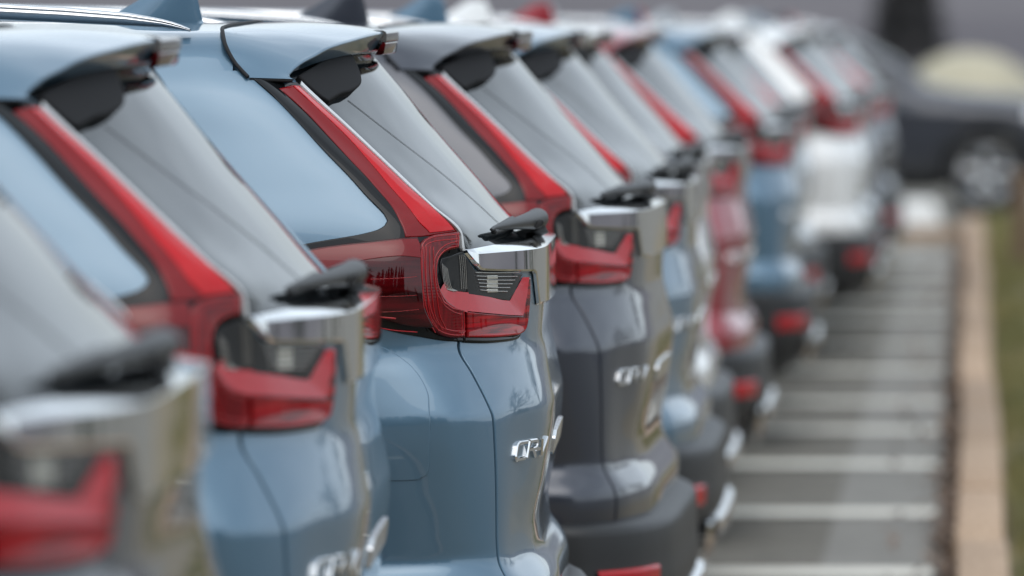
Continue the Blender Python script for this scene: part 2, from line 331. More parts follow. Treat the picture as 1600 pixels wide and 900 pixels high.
def panel(mb, pts, off=.004, thick=.006, rim=.002, res=.010, step=.006, shape=None, mi=0):
    "solid panel lying on the body surface with a rounded rim; shape(l, w) adds a local swelling"
    P = smooth_outline(pts, step); I, od = inset(P, rim)
    lo, hi = I.min(0), I.max(0); gx = np.arange(lo[0]+res*.5, hi[0], res); gy = np.arange(lo[1]+res*.5, hi[1], res)
    G = np.array([(x+(res*.25 if k % 2 else -res*.25), y) for k, y in enumerate(gy) for x in gx]) if len(gx) and len(gy) else np.zeros((0,2))
    if len(G):
        G = G[inside(I, G)]
        if len(G):
            d = np.min(np.linalg.norm(G[:,None]-I[None], axis=2), axis=1); G = G[d > res*.45]
    V2 = np.vstack([I, G]) if len(G) else I
    n = len(I)
    r = delaunay_2d_cdt([Vector(q) for q in V2], [(i,(i+1) % n) for i in range(n)], [], 1, 1e-7)
    V2 = np.array([tuple(q) for q in r[0]]); F = [tuple(q) for q in r[2]]
    def ev(q, o):
        e = shape(q[:,0], q[:,1]) if shape else 0.
        return S(l2t(q[:,0]), q[:,1], np.zeros(len(q))+o+e)
    p, nn = ev(V2, off)
    if shape:
        e = .002; a = ev(V2+[e,0], off)[0]-ev(V2-[e,0], off)[0]; b = ev(V2+[0,e], off)[0]-ev(V2-[0,e], off)[0]
        nn = np.cross(a, b); nn /= np.linalg.norm(nn,axis=1,keepdims=True)
    F2 = []
    for q in F:
        a, b, c = V2[q[0]], V2[q[1]], V2[q[2]]
        F2.append(q if (b[0]-a[0])*(c[1]-a[1])-(b[1]-a[1])*(c[0]-a[0]) > 0 else q[::-1])
    mb.add(p, F2, nn, mi)
    rows = []; nrm = []
    pa, na = ev(I, off); pb, nb = ev(P, off)
    tang = pb-pa; tang /= np.linalg.norm(tang,axis=1,keepdims=True)+1e-9
    for a, d in ((0,0),(.5,.00027*rim/.002),(.87,.0010*rim/.002),(1,.002*rim/.002),(1,thick)):
        rows.append(pa+(pb-pa)*a-nb*d); g = math.asin(min(1,a)) if a < 1 else R(88)
        nrm.append(na*math.cos(g)+tang*math.sin(g))
    m = len(I); mb.add(np.array(rows), gfaces(5, m, True, True), np.array(nrm), mi)
    return mb
def ribbon(mb, A, B, offa, offb, n=24, mi=0):
    "strip between two open (t, w) lines at two heights above the surface"
    def rs(L):
        q = np.array([(float(t2l(a[0])), a[1]) for a in L]); s = np.r_[0, np.cumsum(np.linalg.norm(np.diff(q,axis=0),axis=1))]; s /= s[-1]
        k = np.linspace(0,1,n); return np.stack([np.interp(k,s,q[:,0]), np.interp(k,s,q[:,1])],1)
    a, b = rs(A), rs(B); P = []
    for f in np.linspace(0,1,5):
        q = a*(1-f)+b*f; P.append(S(l2t(q[:,0]), q[:,1], np.full(n, offa*(1-f)+offb*f))[0])
    return grid(mb, np.array(P), out=(.5,-1,.6), mi=mi)
def tube(mb, pts, rad, k=10, caps=True, squash=1., mi=0):
    "tube through points with a radius per point"
    P = np.asarray(pts, float); r = np.zeros(len(P))+rad
    T = np.gradient(P, axis=0); T /= np.linalg.norm(T,axis=1,keepdims=True)+1e-12
    up = np.array((0,0,1.)) if abs(T[:,2]).max() < .9 else np.array((1.,0,0))
    A = np.cross(T, up); A /= np.linalg.norm(A,axis=1,keepdims=True)+1e-12; B = np.cross(A, T)
    th = np.linspace(0, 2*math.pi, k, endpoint=False)
    D = np.cos(th)[None,:,None]*A[:,None]+np.sin(th)[None,:,None]*B[:,None]*squash
    V = P[:,None]+D*r[:,None,None]; mb.add(V, gfaces(len(P), k, False, True), D/np.linalg.norm(D,axis=2,keepdims=True), mi)
    if caps:
        for e, s in ((0,-1),(len(P)-1,1)):
            v = np.vstack([V[e], P[e][None]+s*T[e]*r[e]*.35]); f = [((i+1) % k, i, k) if s < 0 else (i, (i+1) % k, k) for i in range(k)]
            mb.add(v, f, np.vstack([D[e]*.6+s*T[e]*.8, s*T[e][None]]), mi)
    return mb
def box(mb, x0, x1, y0, y1, z0, z1, bev=.0, mi=0):
    if bev <= 0:
        c = np.array([(x,y,z) for z in (z0,z1) for y in (y0,y1) for x in (x0,x1)])
        for q, n in (((0,2,3,1),(0,0,-1)),((4,5,7,6),(0,0,1)),((0,1,5,4),(0,-1,0)),((2,6,7,3),(0,1,0)),((0,4,6,2),(-1,0,0)),((1,3,7,5),(1,0,0))):
            mb.add(c[list(q)], [(0,1,2,3)], np.tile(n,(4,1)), mi)
        return mb
    import bmesh
    bm = bmesh.new(); r = bmesh.ops.create_cube(bm, size=1)
    for v in bm.verts: v.co = Vector(((x0+x1)/2+v.co.x*(x1-x0),(y0+y1)/2+v.co.y*(y1-y0),(z0+z1)/2+v.co.z*(z1-z0)))
    bmesh.ops.bevel(bm, geom=bm.edges[:], offset=bev, segments=3, affect='EDGES', profile=.5); bm.normal_update(); bm.verts.index_update()
    mb.add([tuple(v.co) for v in bm.verts], [tuple(v.index for v in f.verts) for f in bm.faces], [tuple(v.normal) for v in bm.verts], mi); bm.free(); return mb
def lathe(mb, prof, y0, k=40, mi=0, c=(0,0)):
    "profile of (radius, y) turned about an axis along y"
    pr = np.array(prof, float); th = np.linspace(0,2*math.pi,k,endpoint=False)
    P = np.stack([c[0]+pr[:,0][:,None]*np.cos(th), np.broadcast_to(y0+pr[:,1][:,None],(len(pr),k)), c[1]+pr[:,0][:,None]*np.sin(th)],2)
    d = np.gradient(pr,axis=0); nr, ny = -d[:,1], d[:,0]; l = np.hypot(nr,ny)+1e-9; nr/=l; ny/=l
    N = np.stack([nr[:,None]*np.cos(th), np.broadcast_to(ny[:,None],(len(pr),k)), nr[:,None]*np.sin(th)],2)
    mb.add(P, gfaces(len(pr), k, True, True), -N if True else N, mi); return mb
# ------------------------------------------------------------------ the parked SUV, built once, part by part
def resamp(A, n):
    A = np.array(A, float); d = np.linalg.norm(np.diff(A.reshape(len(A), -1), axis=0), axis=1); x = np.r_[0, np.cumsum(d)]
    return pchip(x, A.reshape(len(A), -1), np.linspace(0, x[-1], n)).reshape((n,)+A.shape[1:])
def both(f):
    mb = MB(); f(mb); return mb.join(mb.mirror())
def near(f):
    mb = MB(); f(mb); return mb
CAR = []        # (part name, mesh, parent part index or None, painted?, label)
def part(name, mb, mats, parent=None, painted=False, label=None, ang=35):
    CAR.append((name, mb.mesh(name, mats, ang), parent, painted, label)); return len(CAR)-1
WHEEL_U = (-.945, -3.605)
def not_wheel(c): return not (c[1] < .5 and any((c[0]-u)**2+(c[2]-.36)**2 < .43**2 for u in WHEEL_U))
SEC = [(.16,.22),(.07,.28),(.035,.40),(.030,.60),(.004,.68),(.018,.75),(.011,.86),(.003,.96),(.003,1.0),(.018,1.105),(.030,1.2),(.042,1.275),(.080,1.381),(.115,1.463),(.150,1.547),(.192,1.606),(.215,1.628),(.26,1.643),(.36,1.651),(.55,1.659),(.75,1.663),(.93,1.665)]
SECV = np.array([q[0] for q in SEC]); SECW = np.array([q[1] for q in SEC])
TU = [-4.62,-4.58,-4.50,-4.42,-4.2,-3.80,-3.35,-3.08,-2.82,-2.47,-2.18,-1.92,-1.7,-1.5]
TW = [.62,.80,.90,.95,1.02,1.07,1.105,1.16,1.37,1.56,1.645,1.675,1.675,1.665]
def shell(u):
    "cross-section of the front of the car at u"
    T = float(np.interp(u, TU, TW)); pv = .9 if u > -3.8 else max(.45, .9-(-3.8-u)*.55)
    w = np.where(SECW > pv, pv+(SECW-pv)*(T-pv)/(1.665-pv), SECW); v = SECV.copy()
    if u < -4.0:
        e = ((-4.0-u)/.62); v = v+(HALF-v)*min(.55, .42*e**2.5); w = np.where(w < .4, w+.10*e**2*(w < .4), w)
    return v, w
def shell_v(u, w):
    v, ww = shell(u); return float(np.interp(w, ww, v))
SEAM_T = lambda w: 5.955 if w < 1.15 else 5.2
def b_body(mb):
    sheet(mb, 0, SEAM_T, .560, 1.15, 110, 96, 0., ('t1',), .006, keep=not_wheel)
    sheet(mb, 0, 5.2, 1.15, 1.578, 90, 60, 0., ())
    # roof, sharing its first rows with the side
    us = np.linspace(-1.5, -.535, 34); P = []
    for u in us:
        row = []
        for w in (1.578, 1.588, 1.598, 1.606):
            p = S(np.linspace(0, 5.2, 400), np.full(400, w))[0]; row.append((u, float(np.interp(u, p[:,0], p[:,1])), w))
        v0 = row[-1][1]; d = max(0, (u+1.5)/.95)
        for (v, w) in SEC[16:]: row.append((u, v+(v0-.192)*max(0, 1-(v-.192)/.3), w-.004*d*(v > .3)))
        P.append(row)
    grid(mb, np.array(P), out=(0,0,1))
    st = np.linspace(-4.62, -1.5, 70)
    P = np.array([[(u, a, b) for a, b in zip(*shell(u))] for u in st]); n = gnorm(P)
    F = [q for q in gfaces(*P.shape[:2]) if not_wheel(P.reshape(-1,3)[list(q)].mean(0))]
    mb.add(P, F, n)
    v, w = shell(-4.62); mb.add([(-4.62, a, b) for a, b in zip(v, w)]+[(-4.62, HALF, float(w.min()))], [tuple(range(len(v)+1))], np.tile((-1,0,0),(len(v)+1,1)))
i_body = part('body', both(b_body), PAINT['blue grey'], painted=True)
def b_under(mb): box(mb, -4.45, -.28, .32, 2*HALF-.32, .24, .62); box(mb, -3.0, -1.5, .06, 2*HALF-.06, .25, .5)
part('underbody', near(b_under), M_under)
# dark inner flange behind the open seams
def b_flange(mb):
    ws = np.linspace(.57, 1.26, 60); T = np.linspace(5.85, 6.16, 8); TT, WW = np.meshgrid(T, ws)
    p, n = S(TT, WW, np.full(TT.shape, -.0075)); mb.add(p, gfaces(60, 8), n)
part('seam_seal', both(b_flange), M_seal)
def b_fuel(mb):
    panel(mb, OUT['FUEL'], .0016, .004, .0016, .02)
part('fuel_door', near(b_fuel), PAINT['blue grey'], painted=True)
# tailgate: lower sheet
i_gate = part('tailgate', both(lambda mb: sheet(mb, 6.05, 10, .560, 1.264, 90, 110, 0., ('t0','w0'), .006)), PAINT['blue grey'], painted=True)
# rear window
i_glass = part('rear_window', both(lambda mb: sheet(mb, 5.3, 10, 1.262, 1.606, 70, 60, -.005, ())), M_glass)
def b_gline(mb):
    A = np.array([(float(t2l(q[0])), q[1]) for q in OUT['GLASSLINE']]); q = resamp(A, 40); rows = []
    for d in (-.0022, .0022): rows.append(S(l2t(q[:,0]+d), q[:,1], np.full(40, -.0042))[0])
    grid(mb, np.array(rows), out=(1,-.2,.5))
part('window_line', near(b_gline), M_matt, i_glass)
# side fins of black trim under the spoiler
for side in (0, 1):
    m_ = near(lambda mb: panel(mb, OUT['BLACKFIN'], .010, .016, .004, .012, .004)); part('window_corner_trim', m_.mirror() if side else m_, M_matt, i_glass)
# spoiler
SPO = [((-.505,.166,1.566),(-.432,.196,1.5635)),((-.530,.182,1.592),(-.445,.205,1.572)),((-.545,.215,1.618),(-.428,.245,1.592)),((-.556,.27,1.636),(-.405,.305,1.6065)),
       ((-.560,.34,1.644),(-.385,.36,1.619)),((-.556,.5,1.651),(-.3478,.5,1.633)),((-.545,.7,1.655),(-.3123,.7,1.6445)),((-.540,.82,1.657),(-.301,.82,1.6465)),((-.540,.93,1.658),(-.2965,.93,1.647))]
for i_, w_ in ((3,1.646),(4,1.6505),(5,1.655),(6,1.659),(7,1.661),(8,1.662)):
    (u_, v_, _), t_ = SPO[i_]; SPO[i_] = ((u_, v_, w_), t_)
for i_ in (0,1,2):
    (u_, v_, w_), t_ = SPO[i_]; p_ = S(np.linspace(0,5.6,500), np.full(500, min(w_,1.606)))[0]; SPO[i_] = ((u_, float(np.interp(u_, p_[:,0], p_[:,1]))-.005+(.006 if i_ == 2 else 0), w_), t_)
def b_spoiler(mb):
    q = resamp(SPO, 44); f, t = q[:,0], q[:,1]; s = np.linspace(0,1,18)[:,None,None]
    P = f[None]*(1-s)+t[None]*s; P[:,:,2] += (.007*np.sin(np.pi*s[:,:,0])**1.0)*np.minimum(1, np.linspace(0,3,44))[None]
    grid(mb, P, out=(0,0,1))
    # front lip of the seam
    L = np.array([f, f-np.array((.0015,.0005,.003)), f-np.array((.001,0,.02))]); grid(mb, L, out=(-1,-.3,0))
    # trailing face with rounded upper edge
    h = np.interp(t[:,1], [.196,.25,.36,.5,.7,.93], [.010,.022,.031,.034,.040,.042])
    rows = []
    for a, d in ((0,0),(.0025,.0007),(.0045,.0028),(.0046,.006),(-.004,.5),(-.012,.86),(-.017,.97),(-.024,1.0)):
        z = d if d < .1 else d*h
        rows.append(t+np.stack([np.full(44,a), np.full(44,-a*.5), -z*np.ones(44)],1))
    grid(mb, np.array(rows), out=(1,-.4,0))
    # underside
    b = rows[-1]; e = np.stack([np.minimum(b[:,0]-.03, -.36-.26*(1-t[:,1]/.93)**1.3), t[:,1]+.0, np.minimum(1.600, b[:,2]+.012)],1); e[:3] = b[:3]-[.03,0,.004]
    s = np.linspace(0,1,8)[:,None,None]; grid(mb, b[None]*(1-s)+e[None]*s, out=(0,0,-1))
i_sp = part('spoiler', both(b_spoiler), PAINT['blue grey'], painted=True)
def b_sseal(mb):
    q = resamp(SPO, 60)[:,0]; tube(mb, q+np.array((-.0030,-.0012,.0012)), .0036, 8)
    e = np.array([SPO[0][0], (np.array(SPO[0][0])+SPO[0][1])/2, SPO[0][1]]); tube(mb, e+np.array((0,.004,-.003)), .0035, 8)
part('spoiler_seal', both(b_sseal), M_seal, i_sp)
def b_chmsl(mb):
    for (vv0, vv1, mi) in ((.735, 2*HALF-.735, 0),):
        vs_ = np.linspace(vv0, vv1, 21); o = (vs_-HALF)
        u = -.2965-.30*o**2; wt = 1.6475-.05*o**2
        sec = [(-.02,.002),(.004,.0015),(.0095,-.001),(.011,-.005),(.0105,-.0165),(.009,-.019),(.002,-.0195)]
        P = np.array([[(a+x, v, b+z) for x, z in sec] for a, v, b in zip(u, vs_, wt)]); grid(mb, P, out=(1,0,0), mi=0)
        mb.add([tuple(q) for q in P[0]], [tuple(range(7))], np.tile((0,-1,0),(7,1)), 0); mb.add([tuple(q) for q in P[-1]], [tuple(range(7))], np.tile((0,1,0),(7,1)), 0)
        sec = [(.004,-.0195),(.0085,-.0205),(.009,-.024),(.006,-.040),(.001,-.043),(-.01,-.043)]
        P = np.array([[(a+x, v, b+z) for x, z in sec] for a, v, b in zip(u, vs_, wt)]); grid(mb, P, out=(1,0,0), mi=1)
        mb.add([tuple(q) for q in P[0]], [tuple(range(6))], np.tile((0,-1,0),(6,1)), 1); mb.add([tuple(q) for q in P[-1]], [tuple(range(6))], np.tile((0,1,0),(6,1)), 1)
part('brake_light', near(b_chmsl), [M_cap, M_redside], i_sp)
# ---- tail lamps on the body (near and far)
def side_bulge(l, w):
    "side lens: rolls over towards its upper edge"
    a = np.clip((1.292-w)/.05, 0, 1); return .010*np.sin(a*math.pi/2)
def strip_ridge(l, w):
    a = np.interp(w, [1.293,1.331,1.384,1.456,1.503,1.544], t2l(np.array([4.42,4.36,4.42,4.50,4.62,4.70]))); b = t2l(5.79)
    f = np.clip((l-a)/(b-a), 0, 1); k = np.clip((w-1.292)/.03, 0, 1); return .0055*np.minimum(f/.5, (1-f)/.5)*k
LAMP = [
 ('red_strip_lens', lambda mb: panel(mb, OUT['STRIP'], .0045, .006, .0025, .006, shape=strip_ridge), M_reddeep),
 ('strip_light', lambda mb: panel(mb, OUT['STRIPIN'], .0060, .005, .0012, .006, shape=strip_ridge), M_red),
 ('side_light', lambda mb: panel(mb, OUT['SIDELIGHT'], .0058, .004, .0012, .008, shape=side_bulge), M_sidesheen),  # upper band of the side lens: reflected sky painted as brighter red
 ('side_lens', lambda mb: panel(mb, OUT['SIDELENS'], .0050, .010, .003, .010, shape=side_bulge), M_redside),
 ('clear_edge', lambda mb: panel(mb, OUT['CLEARSTRIP'], .009, .010, .0012, .008, .005), M_clearedge),
 ('light_guide', lambda mb: panel(mb, OUT['CARM'], .0135, .013, .004, .008, .004), M_redarm),
 ('clear_lens', lambda mb: panel(mb, OUT['CCLEAR'], .006, .005, .0015, .008), M_clear),
 ('lamp_ledge', lambda mb: ribbon(mb, OUT['CLEDGE_IN'], OUT['CLEDGE_OUT'], .006, .0140), M_redledge),
]
def b_guides(mb):
    "fine ribs inside the side lens and along the light guide"
    for k in range(4):
        f = .15+.22*k; A = [(4.86+.10*f*4, 1.275), (4.90+.10*f*4, 1.22), (5.02+.10*f*4, 1.165), (5.28+.07*f*4, 1.132+.002*k)]
        q = resamp([(float(t2l(a)), b) for a, b in A], 30); p, n = S(l2t(q[:,0]), q[:,1], np.full(30, .0140)); tube(mb, p, .0009, 5)
    for d in (.004, .011):
        P = smooth_outline(OUT['CARM'], .004); q, _ = inset(P, d); q = np.vstack([q, q[:1]]); p, n = S(l2t(q[:,0]), q[:,1], np.full(len(q), .0133)); tube(mb, p, .0010, 5, False)
    for a, b in (((3.9,1.222),(4.8,1.226)),((3.75,1.194),(4.85,1.196)),((3.95,1.168),(4.95,1.172))):
        q = np.linspace(a, b, 16); p, n = S(q[:,0], q[:,1], np.full(16, .0145)); tube(mb, p, .0007, 5)
    for A in (((3.66,1.232),(3.73,1.205)),((3.98,1.178),(4.10,1.163),(4.5,1.158))):
        q = resamp(A, 14); p, n = S(q[:,0], q[:,1], np.full(14, .0145)); tube(mb, p, .0022, 6, squash=.5)
    q = resamp([(3.55,1.19),(3.9,1.158),(4.4,1.14),(5.0,1.134)], 30); p, n = S(q[:,0], q[:,1], np.full(30, .0135)); tube(mb, p, .0010, 5)
def b_cslats(mb):
    for k in range(5):
        f = k/4.; A = [(5.42+.10*f, 1.248-.002*k), (5.44+.11*f, 1.222), (5.50+.11*f, 1.205), (5.64+.08*f, 1.2005)]
        q = resamp(A, 16); p, n = S(q[:,0], q[:,1], np.full(16, .0075)); tube(mb, p, .0008, 5)
    for k in range(4):
        q = np.linspace((5.80+.045*k, 1.262), (5.82+.045*k, 1.203), 6); p, n = S(q[:,0], q[:,1], np.full(6, .0075)); tube(mb, p, .0007, 5)
for side in (0, 1):
    mm = (lambda mb: mb.mirror()) if side else (lambda mb: mb)
    il = part('tail_lamp', mm(near(lambda mb: panel(mb, OUT['HOUSING'], .003, .012, .0025, .012))), M_gloss)
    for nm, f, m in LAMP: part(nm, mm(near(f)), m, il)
    part('lens_ribs', mm(near(b_guides)), M_rib, il); part('lens_slats', mm(near(b_cslats)), M_slat, il)
    # ---- lamp on the tailgate
    ig = part('tailgate_lamp', mm(near(lambda mb: panel(mb, OUT['TAILGASKET'], .006, .010, .004, .01))), M_gloss)
    part('clear_lens', mm(near(lambda mb: panel(mb, OUT['TAILCLEAR'], .004, .004, .0015, .01))), M_clear, ig)
    part('lamp_ledge', mm(near(lambda mb: ribbon(mb, OUT['TAILLEDGE_IN'], OUT['TAILLEDGE_OUT'], .004, .0132, 40))), M_redledge, ig)
    part('red_lens', mm(near(lambda mb: panel(mb, OUT['TAILFACE'], .0125, .014, .003, .008, .004))), M_redface, ig)
    def b_slats(mb):
        for k in range(6):
            w = 1.2305-.0062*k; a = 6.27+.035*k; b = 7.60-.06*k
            q = np.linspace((a, w), (b, w-.0065), 20); p, n = S(q[:,0], q[:,1], np.full(20, .0055)); tube(mb, p, .0009, 5)
    part('lens_slats', mm(near(b_slats)), M_slat, ig)
    def b_bowl(mb):
        for k in range(4):
            w = 1.2235-.0078*k; panel(mb, [(6.72,w,1),(7.06,w-.001,1),(7.06,w-.0070,1),(6.72,w-.006,1)], .0058, .003, .0008, .006)
    part('reflector_bowl', mm(near(b_bowl)), M_bulb, ig)
# ---- chrome garnish across the tailgate
def b_garnish(mb):
    T = np.r_[np.linspace(6.02,6.4,12), np.linspace(6.5,8.0,22), np.linspace(8.05,8.5,14), np.linspace(8.6,10,18)]
    wb = np.interp(T, [6.02,6.22,6.42,8.0,8.12,8.22,8.34,10], [1.264,1.246,1.2325,1.2225,1.218,1.190,1.163,1.157]); wt = np.interp(T,[6.02,10],[1.2705,1.272])
    pr = np.interp(T, [6.02,6.3,7.9,8.3,10], [.005,.009,.009,.008,.007]); k_ = np.interp(T, [6.02,6.35], [.25,1])
    def at(w_s, off, w):
        q = S(T, w_s, off)[0]; q[:,2] = w; return q
    ws_ = np.minimum(wb+.004, 1.235); ft = np.maximum(wt-.0085*k_, wb+.002); fb = np.minimum(wb+.0050*k_, ft-.0005)
    rows = [S(T, wt, pr*.3)[0], S(T, wt, pr*.55)[0]+np.array((0,0,-.0006)), at(ws_, pr*.86, ft+.0012), at(ws_, pr, ft), at(ws_, pr*1.0+.0008, (ft+fb)/2), at(ws_, pr*1.0+.0016, fb), at(ws_, pr*.9, np.minimum(wb+.0015, fb-.0001)), S(T, wb, pr*.3)[0]]
    P = np.array(rows)
    for k in range(len(rows)-1):           # crisp facets: each band has its own normals
        grid(mb, P[k:k+2], out=(1,-.2,.1)) if k not in (0,2,4,6,8) else grid(mb, P[k:k+2], out=(1,-.2,.1))
i_gar = part('chrome_garnish', both(b_garnish), M_chrome, i_gate)
# ---- model letters: strokes swept along the tailgate
def b_badge(mb):
    l0, l1 = t2l(6.70), t2l(7.88); w0, hh = .9055, .0275
    def stroke(pts, hw=.0036):
        A = resamp(pts, 26) if len(pts) > 3 else np.linspace(pts[0], pts[-1], 8) if len(pts) == 2 else np.vstack([np.linspace(pts[0], pts[1], 10), np.linspace(pts[1], pts[2], 10)[1:]])
        q = np.stack([l0+(A[:,0]+.055*A[:,1])*(l1-l0)/1.055, w0+A[:,1]*hh], 1)
        d = np.gradient(q, axis=0); d /= np.linalg.norm(d,axis=1,keepdims=True)+1e-9; nn = np.stack([-d[:,1], d[:,0]],1)
        rows = []
        for s, o in ((-1,0),(-1,.0035),(-.6,.0058),(.6,.0058),(1,.0035),(1,0)):
            g = q+nn*s*hw; rows.append(S(l2t(g[:,0]), g[:,1], np.full(len(q), o))[0])
        P = np.array(rows)
        for k in range(5): grid(mb, P[k:k+2], out=None)
        for e in (0,-1): mb.add(P[:,e], [tuple(range(6))], np.tile((0,-1 if e == 0 else 1,0),(6,1)))
    stroke([(.27,1),(.16,1),(.05,1),(.012,.90),(0,.75),(0,.5),(0,.25),(.012,.10),(.05,0),(.16,0),(.27,0)])
    stroke([(.335,0),(.335,1)], .0042); stroke([(.345,1),(.46,1),(.56,1),(.60,.93),(.61,.75),(.60,.57),(.56,.50),(.46,.48),(.36,.48)]); stroke([(.50,.46),(.61,0)])
    stroke([(.655,.42),(.725,.42)]); stroke([(.765,1),(.845,0)]); stroke([(.845,0),(1.0,1)], .0042)
i_b = part('model_letters', near(b_badge), M_chrome, i_gate)
# ---- number plate holder
def b_plate(mb):
    panel(mb, [(9.05,.888,1),(9.05,.920,1),(9.2,.929,1),(9.5,.930,1),(10.0,.930,1),(10.0,.888,1)], .0045, .010, .002, .02)
part('plate_holder', both(b_plate), M_alu, i_gate)
# ---- rear wiper, parked low across the glass
def b_wiper(mb):
    T = np.array([7.3,7.45,7.7,8.1,8.6,9.1,9.5,9.8,10]); w = 1.303+np.array([-.004,-.002,-.001,0,0,0,0,0,0]); o = np.array([.010,.012,.016,.021,.027,.033,.038,.041,.042])
    r = np.array([.0028,.0045,.0070,.0100,.0130,.0160,.0185,.0195,.019]); p = S(T, w)[0]+np.stack([o, 0*o, 0*o], 1)
    p2 = np.vstack([p, p[-1]+[[-.001,.03,-.001]], p[-1]+[[-.006,.055,-.006]]]); tube(mb, p2, np.r_[r,.021,.012], 18, squash=.92)
    tube(mb, S(np.linspace(7.45,9.6,24), np.linspace(1.291,1.296,24), np.full(24,.006))[0], .0055, 6)
    q = S(np.full(6,9.9), np.linspace(1.275,1.300,6))[0]+np.stack([np.linspace(.004,.036,6), np.zeros(6), np.zeros(6)],1); tube(mb, q, np.linspace(.026,.018,6), 16)
    tube(mb, S(np.linspace(7.6,8.4,10), np.full(10,1.2945), np.linspace(.010,.016,10))[0], np.linspace(.006,.011,10), 8)
i_w = part('rear_wiper', near(b_wiper), M_plastic)
def b_wcap(mb):
    c = S(np.array([9.2]), np.array([1.297]))[0][0]+np.array((.046,-.008,0)); tube(mb, [c+[-.006,0,-.004], c+[.004,0,.003], c+[.008,0,.006]], [.006,.006,.003], 12)
part('wiper_bolt', near(b_wcap), M_rubber, i_w)
# ---- rear bumper of bare black plastic
def b_bump(mb):
    T = np.r_[np.linspace(2.6,4.5,20), np.linspace(4.6,6.5,30), np.linspace(6.6,10,30)]
    base, n = S(T, np.full(len(T), .605)); n[:,2] = 0; n /= np.linalg.norm(n,axis=1,keepdims=True)
    k = np.interp(T, [2.6,3.8,5.2,7,10], [.12,.22,.75,1,1]); rows = []
    for o, w in ((-.012,.626),(.004,.625),(.022,.621),(.034,.615),(.040,.608),(.044,.597),(.045,.56),(.046,.51),(.050,.47),(.040,.42),(.020,.36),(-.03,.31),(-.12,.28)):
        q = base+n*(o*(k if o > 0 else np.ones(len(T))))[:,None]; q[:,2] = w; rows.append(q)
    grid(mb, np.array(rows), out=(1,-.3,0))
i_bu = part('rear_bumper', both(b_bump), M_plastic)
def bump_grid(mb, T, prof, mi=0):
    base, n = S(T, np.full(len(T), .605)); n[:,2] = 0; n /= np.linalg.norm(n,axis=1,keepdims=True); k = np.interp(T, [2.6,3.8,5.2,7,10], [.12,.22,.75,1,1])
    P = np.array([np.c_[(base+n*(o*k)[:,None])[:,:2], np.zeros(len(T))+w] for o, w in prof]); grid(mb, P, out=(1,-.3,0), mi=mi)
for side in (0, 1):
    m_ = near(lambda mb: bump_grid(mb, np.linspace(5.35,7.0,24), ((.044,.528),(.054,.526),(.055,.518),(.0545,.484),(.051,.476),(.042,.475))))
    part('rear_reflector', m_.mirror() if side else m_, M_refl, i_bu)
def b_skid(mb):
    bump_grid(mb, np.linspace(7.6,10,30), ((.035,.442),(.060,.439),(.064,.43),(.062,.395),(.040,.385)))
    bump_grid(mb, np.linspace(7.15,7.75,8), ((.035,.39),(.056,.435),(.058,.42),(.045,.34),(.03,.325)))
part('skid_trim', both(b_skid), M_alu, i_bu)
# ---- roof rails, antenna fin
def b_rail(mb):
    U = np.r_[np.linspace(-2.16,-2.03,8), np.linspace(-1.98,-1.05,24), np.linspace(-1.0,-.612,26)]
    top = np.interp(U, [-2.16,-2.10,-1.98,-1.4,-.94,-.83,-.72,-.665,-.635,-.612], [1.640,1.672,1.698,1.701,1.694,1.688,1.678,1.668,1.660,1.650]); bot = np.interp(U, [-2.16,-1.98,-.94,-.66,-.612], [1.636,1.660,1.6655,1.652,1.645])
    h = np.maximum(top-bot, .002); rows = []
    for y, f in ((-.010,0),(-.0135,.08),(-.0145,.5),(-.0135,.60),(-.0100,.66),(-.0125,.72),(-.0105,.90),(-.005,.99),(.004,1.0),(.012,.85),(.014,.4),(.012,0)):
        rows.append(np.stack([U, .236+np.full(len(U), y), bot+f*h], 1))
    P = np.array(rows); grid(mb, P, out=(0,-.5,1))
for side in (0, 1):
    m_ = near(b_rail); part('roof_rail', m_.mirror() if side else m_, M_alu)
def b_fin(mb):
    rows = []
    for f in np.linspace(0,1,10):
        z = 1.660+.074*f; ur = -.640-.018*f-.03*max(0,f-.8)*5*.2; uf = -.845+.135*f**.8; s = np.linspace(0,1,15); hw = .019*(1-.72*f)
        x = uf+(ur-uf)*s; y = hw*np.sin(np.pi*np.clip(s,0,1)**.75)**.8
        rows.append(np.concatenate([np.stack([x, HALF-y, z+0*x],1), np.stack([x, HALF+y, z+0*x],1)[::-1]]))
    grid(mb, np.array(rows)); q = rows[-1]; mb.add(q, [tuple(range(len(q)))], np.tile((0,0,1),(len(q),1)))
part('antenna_fin', near(b_fin), PAINT['blue grey'], painted=True)
# ---- wheels, arches, windows, front
for u in WHEEL_U:
    for side in (0, 1):
        def b_tyre(mb): lathe(mb, [(.235,.235),(.26,.24),(.33,.235),(.352,.22),(.36,.19),(.36,.08),(.352,.05),(.33,.035),(.26,.030),(.235,.035)], 0, 48, c=(u,.36))
        def b_rim(mb):
            lathe(mb, [(.235,.235),(.232,.10),(.236,.05),(.240,.034),(.228,.034),(.222,.045),(.215,.09)], 0, 48, c=(u,.36)); lathe(mb, [(.0,.040),(.03,.041),(.05,.05),(.052,.10)], 0, 24, c=(u,.36))
            for k in range(5):
                a = k*2*math.pi/5+.3
                for da in (-.14,.14):
                    tube(mb, [(u+.03*math.cos(a),.055,.36+.03*math.sin(a)),(u+.14*math.cos(a+da*.8),.045,.36+.14*math.sin(a+da*.8)),(u+.225*math.cos(a+da),.048,.36+.225*math.sin(a+da))], [.022,.018,.020], 8)
        def b_disc(mb): lathe(mb, [(.0,.12),(.15,.12),(.155,.14),(.0,.14)], 0, 24, c=(u,.36))
        mm = (lambda mb: mb.mirror()) if side else (lambda mb: mb)
        iw = part('wheel', mm(near(b_disc)), M_under); part('tyre', mm(near(b_tyre)), M_tyre, iw); part('rim', mm(near(b_rim)), M_alu, iw)
